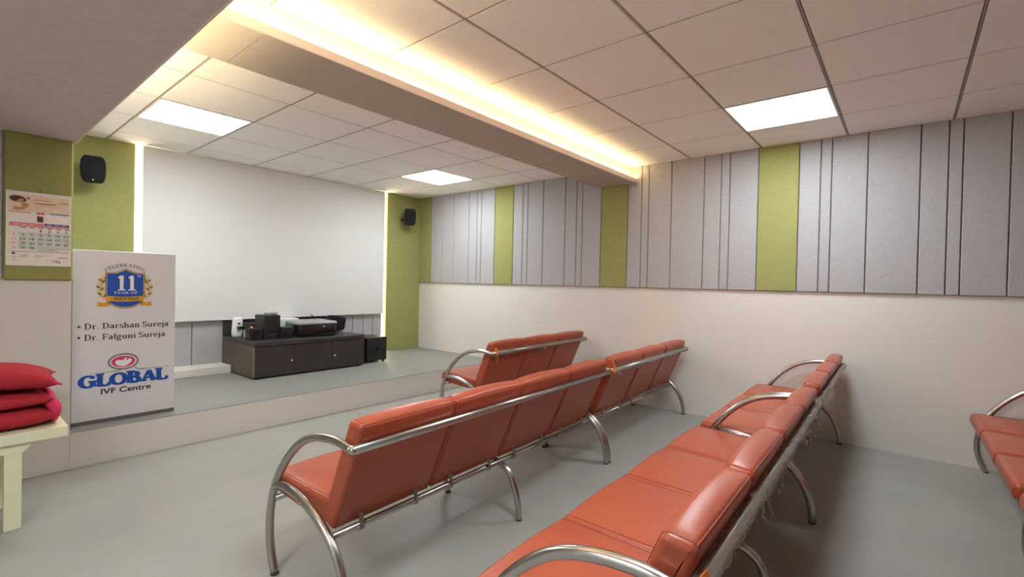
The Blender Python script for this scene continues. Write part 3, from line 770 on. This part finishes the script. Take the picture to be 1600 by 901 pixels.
for k in range(3): rect(mb, -4.205+.031*k, -4.187+.031*k, 1.449, 1.452, 3, ce-.0004); rect(mb, -4.072+.031*k, -4.052+.031*k, 1.4555, 1.459, 3, ce-.0004)
for k in range(1, 7): rect(mb, -4.215+.0365*k, -4.195+.0365*k, 1.433, 1.437, 2, ce-.0003)
rect(mb, -4.222, -3.975, 1.2985, 1.3005, 4)
ell(mb, -4.206, 1.288, .007, .006, 0); rect(mb, -4.212, -4.192, 1.268, 1.270, 4); rect(mb, -4.212, -4.196, 1.257, 1.259, 4); rect(mb, -4.212, -4.192, 1.246, 1.248, 4)
rect(mb, -4.12, -4.08, 1.276, 1.278, 4); rect(mb, -4.12, -4.10, 1.268, 1.270, 4); rect(mb, -4.024, -3.985, 1.268, 1.271, 2); rect(mb, -4.05, -4.018, 1.249, 1.252, 4); ell(mb, -4.03, 1.243, .004, .004, 4); ell(mb, -4.018, 1.243, .004, .004, 0)
ell(mb, -4.165, 1.275, .018, .010, 5, ce, .5); rect(mb, -4.11, -4.02, 1.308, 1.310, 4); rect(mb, -4.07, -4.04, 1.314, 1.316, 4)
mb.build('print', [M['hair'], M['paper_pink'], M['paper_blue'], M['paper'], M['grey_ink'], M['paper_teal']], cal, fixn=False)
mb = MB()
for row in range(4):
    for k in range(1, 7): rect(mb, -4.222+.0362*k, -4.222+.0362*k+.033, 1.391-.0245*row-.003, 1.391-.0245*row+.018, 0, ce+.0002)
mb.build('date_grid', M['paper_teal'], cal, fixn=False)
day = 1
for row in range(5):
    for k in range(7):
        if row == 0 and k < 3: continue
        if day > 28: continue
        xc = -4.2045+.0356*k; zb = 1.413-.0245*row; w = .0045 if day < 10 else .0085
        if day == 1: w = .003
        font_text(str(day), cx_(xc-w), cx_(xc+w), cz2(zb), .0115, ce-.0004, M['paper_pink'] if k == 0 or day == 18 else M['black_ink'], 'date', cal, bold=.01)
        day += 1

# ------------------------------------------------------------------ MEDIA CABINET
t = thing('media_cabinet', 'low dark brown media cabinet with three doors below the screen', 'cabinet', (-1.998, 3.485, HS))
w2, d0, d1, hh = .587, -.39, .388, .350
mb = MB(); mb.box((-w2+.02, d0+.03, 0), (w2-.02, d1, .03)); mb.build('plinth', M['black'], t)
mb = MB(); mb.box((-w2, d0+.018, .012), (-w2+.02, d1, hh-.03)); mb.box((w2-.02, d0+.018, .012), (w2, d1, hh-.03)); mb.box((-w2+.02, d1-.02, .03), (w2-.02, d1, hh-.03)); mb.box((-w2+.02, d0+.02, .03), (w2-.02, d1-.02, .05)); mb.build('body', M['cabinet_side'], t)
mb = MB(); mb.box((-w2-.001, d0-.004, hh-.042), (w2+.001, d1, hh), 0, bev=.002, seg=1); mb.build('top', M['cabinet'], t)
mb = MB(); mb.box((-w2-.0015, d0, .02), (-w2+.006, d0+.02, hh-.045)); mb.build('edge_band', M['alu'], t)
seams = [-w2+.004, -2.204+1.998, -1.805+1.998, w2]
for i, (a, b) in enumerate(zip(seams, seams[1:])):
    mb = MB(); mb.box((a+.0015, d0, .018), (b-.0015, d0+.018, hh-.046), 0, bev=.0015, seg=1); dr = mb.build('door', M['cabinet'], t)
    kx = {0: b-.032, 2: a+.028}.get(i)
    if kx is not None:
        mb = MB(); mb.lathe([(.004, 0), (.004, .008), (.010, .010), (.011, .016), (.008, .021), (.003, .022)], (kx, d0, .150), axis='y', n=16); mb.build('knob', M['chrome'], dr)
mb = MB(); mb.box((-w2, d1-.022, hh), (w2-.05, d1, hh+.19)); mb.build('back_board', M['cabinet'], t)
ZT = HS+hh
# ------------------------------------------------------------------ THINGS ON THE CABINET
def rbox(m_, a, b, r, mi=0): m_.box(a, b, mi, bev=r, seg=3)
def cube_speaker(x0, x1, y0, label):
    w = (x1-x0)/2; t_ = thing('cube_speaker', label, 'speaker', ((x0+x1)/2, y0+.05, ZT), 0, 'small cube speakers on the cabinet')
    m_ = MB(); rbox(m_, (-w, -.05, 0), (w, .06, .115), .006); m_.build('body', M['black'], t_)
    m_ = MB(); m_.lathe([(.044, 0), (.044, .003), (.037, .004), (.034, -.002)], (0, -.05, .060), axis='y', n=24); m_.build('driver_ring', M['black_gloss'], t_)
    m_ = MB(); m_.lathe([(.033, .0005), (.020, -.006), (.012, -.008), (.012, .001), (.004, .005)], (0, -.0515, .060), axis='y', n=24); m_.build('cone', M['black_cloth'], t_)
cube_speaker(-2.553, -2.430, 3.285, 'small black cube speaker at the left front corner of the cabinet')
cube_speaker(-2.268, -2.160, 3.235, 'small black cube speaker right of the tall black amplifier box')
t = thing('amplifier_box', 'tall black amplifier speaker box between the two small cube speakers', 'speaker', (-2.335, 3.39, ZT))
mb = MB(); rbox(mb, (-.078, -.095, 0), (.078, .13, .235), .004); mb.build('body', M['black'], t)
mb = MB(); mb.box((-.050, -.099, .060), (.052, -.094, .084)); mb.build('display', M['black_gloss'], t)
mb = MB()
for k in range(3): mb.lathe([(.006, 0), (.006, .005)], (-.030+.03*k, -.094, .045), axis='y', n=12)
mb.build('buttons', M['alu'], t)
mb = MB(); mb.lathe([(.014, 0), (.014, .012), (.012, .014)], (.04, -.094, .15), axis='y', n=20); mb.build('volume_knob', M['black_gloss'], t)
t = thing('adapter', 'small grey power adapter lying on top of the tall amplifier box', 'adapter', (-2.29, 3.42, ZT+.235))
mb = MB(); rbox(mb, (-.06, -.03, 0), (.05, .04, .022), .005); mb.build('case', M['grey_plastic'], t)
mb = MB(); mb.tube(smooth_path([(.05, 0, .01), (.072, -.01, .012), (.088, -.03, .004), (.105, -.035, .003)]), .0035, 6); mb.build('cable', M['white_plastic'], t)
# air freshener
t = thing('air_freshener', 'white rounded air freshener standing at the left rear of the cabinet', 'air freshener', (-2.508, 3.70, ZT))
rings = []
for z_, w_, d_ in ((0, .046, .034), (.006, .050, .038), (.05, .053, .040), (.09, .050, .038), (.13, .046, .036), (.165, .046, .036), (.185, .044, .034), (.196, .036, .026), (.200, .022, .014)):
    rings.append([(w_*(abs(cos(a))**.7)*(1 if cos(a) > 0 else -1), d_*(abs(sin(a))**.8)*(1 if sin(a) > 0 else -1), z_) for a in [2*pi*k/28 for k in range(28)]])
mb = MB(); mb.loft(rings); mb.build('body', M['white_plastic'], t)
mb = MB(); mb.lathe([(.011, 0), (.011, .003), (.006, .002)], (.004, -.035, .135), axis='y', n=16); mb.build('nozzle', M['black'], t)
mb = MB(); mb.box((-.018, -.040, .05), (.018, -.0385, .075)); mb.build('badge', M['grey_plastic'], t)
# disc player, webcam, small white adapter
t = thing('disc_player', 'flat black disc player with silver edge behind the amplifier box', 'disc player', (-2.345, 3.70, ZT))
mb = MB(); mb.box((-.11, -.08, .002), (.11, .13, .055), 0, bev=.003); mb.box((-.11, -.08, .075), (.11, .13, .13), 0, bev=.003); mb.build('case', M['black'], t)
mb = MB(); mb.box((-.112, -.084, .055), (.112, -.070, .063)); mb.box((-.105, -.07, .063), (.105, .12, .075)); mb.build('silver_edge', M['alu'], t)
t = thing('plug_box', 'small pale box with a red light at left rear of the cabinet', 'adapter', (-2.455, 3.56, ZT))
mb = MB(); rbox(mb, (-.035, -.03, 0), (.035, .03, .085), .005); mb.build('case', M['white_plastic'], t)
mb = MB(); rbox(mb, (-.105, -.045, .085), (.05, .02, .118), .006); mb.build('black_plug', M['black'], t)
mb = MB(); mb.lathe([(.007, 0), (.006, .004), (.002, .006)], (.010, -.045, .104), axis='y', n=12); mb.build('indicator', M['red_led'], t)
mb = MB(); mb.box((-.012, -.032, .03), (.02, -.0295, .065)); mb.build('socket', M['cabinet_side'], t)
# projector / printer with a plastic sheet
t = thing('printer', 'wide black printer with a grey plastic dust sheet, on the cabinet middle', 'printer', (-1.877, 3.45, ZT))
out = round_poly([(-.215, -.20), (.205, -.225), (.215, .15), (-.20, .16)], [.05, .03, .05, .05], 6)
mb = MB(); rings = []
for z_, s_ in ((0, .93), (.012, .97), (.05, 1.0), (.135, 1.0), (.143, .985)): rings.append([(x*s_, y*s_, z_) for x, y in out])
mb.loft(rings); mb.build('body', M['black_gloss'], t)
mb = MB(); rings = []
for z_, s_ in ((.128, 1.022), (.139, 1.03), (.150, 1.015), (.154, .985)): rings.append([(x*s_, y*s_, z_+.006*noise.noise(Vector((x*12, y*12, 1)))) for x, y in out])
mb.loft(rings, cap=False)
cen = rings[-1]; g = [[Vector(p)*f+Vector((0, 0, .16+.016*noise.noise(Vector((p[0]*f*9, p[1]*f*9, 4)))))*(1-f) if False else Vector((p[0]*f, p[1]*f, p[2]+(1-f)*.012+.008*noise.noise(Vector((p[0]*f*11, p[1]*f*11, 4)))*(1-f**4))) for p in cen] for f in (1, .8, .6, .4, .2, .05)]
mb.loft(g, cap=True); mb.build('dust_sheet', M['grey_plastic'], t, fixn=False)
mb = MB(); ring2 = [[(x*.7+.06, -.235-.05*max(0, 1-abs(x/.16)**2)*k, .022+.002*k2) for x, k in [(-.15+.3*i/12, 1) for i in range(13)]+[(.15-.3*i/12, 0) for i in range(13)]] for k2 in (0, 4)]
mb.loft(ring2, smooth=False); mb.build('paper_tray', M['black'], t)
mb = MB(); mb.box((.035, -.2285, .100), (.065, -.2265, .106)); mb.build('badge', M['white_ink'], t)
t = thing('pen', 'thin black pen stuck upright in the fold of the grey dust sheet', 'pen', (-1.80, 3.48, ZT+.163))
mb = MB(); mb.tube([(0, 0, 0), (-.03, .01, .055)], [.005, .004], 8); mb.tube([(-.012, .002, .01), (.02, -.02, .012)], .004, 8); mb.build('barrel', M['black'], t)
t = thing('paper_stack', 'white stack of paper lying behind the printer', 'paper', (-1.98, 3.72, ZT))
mb = MB(); mb.box((-.24, -.07, 0), (.09, .10, .165), 0, bev=.004); mb.build('sheets', M['white_plastic'], t)
mb = MB(); mb.box((-.22, -.072, .04), (.07, -.069, .06)); mb.build('band', M['alu'], t)
def horn_speaker(name, label, loc, rz, rx, wall=True, grp=None, tri=True):
    """rounded tapered wall speaker facing local -y"""
    t_ = thing(name, label, 'speaker', loc, rz, grp); t_.rotation_euler = (rx, 0, rz)
    prof = [(-.064, -.110), (-.078, -.055), (-.082, .015), (-.077, .075), (-.060, .112), (.060, .112), (.077, .075), (.082, .015), (.078, -.055), (.064, -.110)]
    o2 = round_poly(prof, .03, 4); rings = []
    for y_, s_ in ((.085, .55), (.075, .70), (.03, .90), (-.035, 1.0), (-.055, 1.0)): rings.append([(x*s_, y_, z*s_) for x, z in o2])
    m_ = MB(); m_.loft(rings); m_.build('cabinet', M['black'], t_)
    rings = []
    for y_, s_ in ((-.053, 1.004), (-.062, 1.0), (-.069, .95), (-.073, .82), (-.074, .5), (-.0745, .2)): rings.append([(x*s_, y_, z*s_) for x, z in o2])
    m_ = MB(); m_.loft(rings); m_.build('grille', M['black_cloth'], t_)
    if tri:
        m_ = MB(); m_.add([(-.006, -.0735, -.080), (.006, -.0735, -.080), (0, -.0735, -.093)], [(0, 1, 2)]); m_.build('badge', M['white_ink'], t_, fixn=False)
    return t_
# wall bracket behind a wall speaker
def wall_bracket(t_, dx):
    m_ = MB(); m_.tube(smooth_path([(dx*.2, .06, -.03), (dx*.7, .10, -.05), (dx, .13, -.055)]), .014, 10); m_.lathe([(.026, 0), (.030, .012), (.022, .03)], (dx, .165, -.055), axis='y', n=20)
    m_.build('wall_bracket', M['black'], t_)
sl = horn_speaker('wall_speaker', 'black rounded wall speaker on the green board left of the screen', (-3.638, YF-.155, 2.058), radians(-12), radians(8), True, 'wall speakers beside the screen')
wall_bracket(sl, -.055)
sr = horn_speaker('wall_speaker', 'black rounded wall speaker on the green board right of the screen', (-.325, YF-.150, 2.060), radians(-30), radians(8), True, 'wall speakers beside the screen', tri=False)
wall_bracket(sr, -.105)
cs = horn_speaker('surround_speaker', 'black rounded speaker lying on its side at the right end of the cabinet top', (-1.51, 3.56, ZT+.104), radians(-22), radians(0), False, tri=False)
cs.rotation_euler = (0, radians(-82), radians(-22)); cs.scale = (1.06, 1.0, 1.0)
m_ = MB(); m_.lathe([(.007, 0), (.006, .004)], (.0, -.0745, .07), axis='y', n=12); m_.build('badge', M['white_ink'], cs)
m_ = MB(); m_.lathe([(.045, -.088), (.042, -.080), (.02, -.07), (.018, -.05)], (0, 0, 0), axis='x', n=20); m_.build('foot', M['black'], cs)
t = thing('disc', 'pale disc lying flat at the right end of the cabinet top', 'disc', (-1.47, 3.40, ZT))
mb = MB(); mb.lathe([(.058, 0), (.06, .001), (.058, .002)], n=28); mb.build('plate', M['alu'], t)
mb = MB(); mb.lathe([(.018, .002), (.018, .0026)], n=20); mb.build('hub', M['white_plastic'], t)
# subwoofer on the stage floor
t = thing('subwoofer', 'black cube subwoofer on the stage floor right of the cabinet', 'subwoofer', (-1.185, 3.33, HS), radians(-1))
mb = MB(); rbox(mb, (-.135, -.15, .022), (.135, .15, .29), .006); mb.build('body', M['black'], t)
mb = MB(); mb.lathe([(.040, 0), (.043, .004), (.036, .005), (.030, -.004), (.0295, -.03)], (.012, -.15, .150), axis='y', n=28); mb.build('port', M['black_gloss'], t)
for sx_ in (-.105, .105):
    for sy_ in (-.12, .12):
        mb = MB(); mb.lathe([(.014, 0), (.018, .022)], (sx_, sy_, 0), n=16); mb.build('foot', M['rubber'], t)
mb = MB(); mb.lathe([(.005, 0), (.004, .002)], (.03, -.1505, .138), axis='y', n=10); mb.build('port_glint', M['chrome'], t)
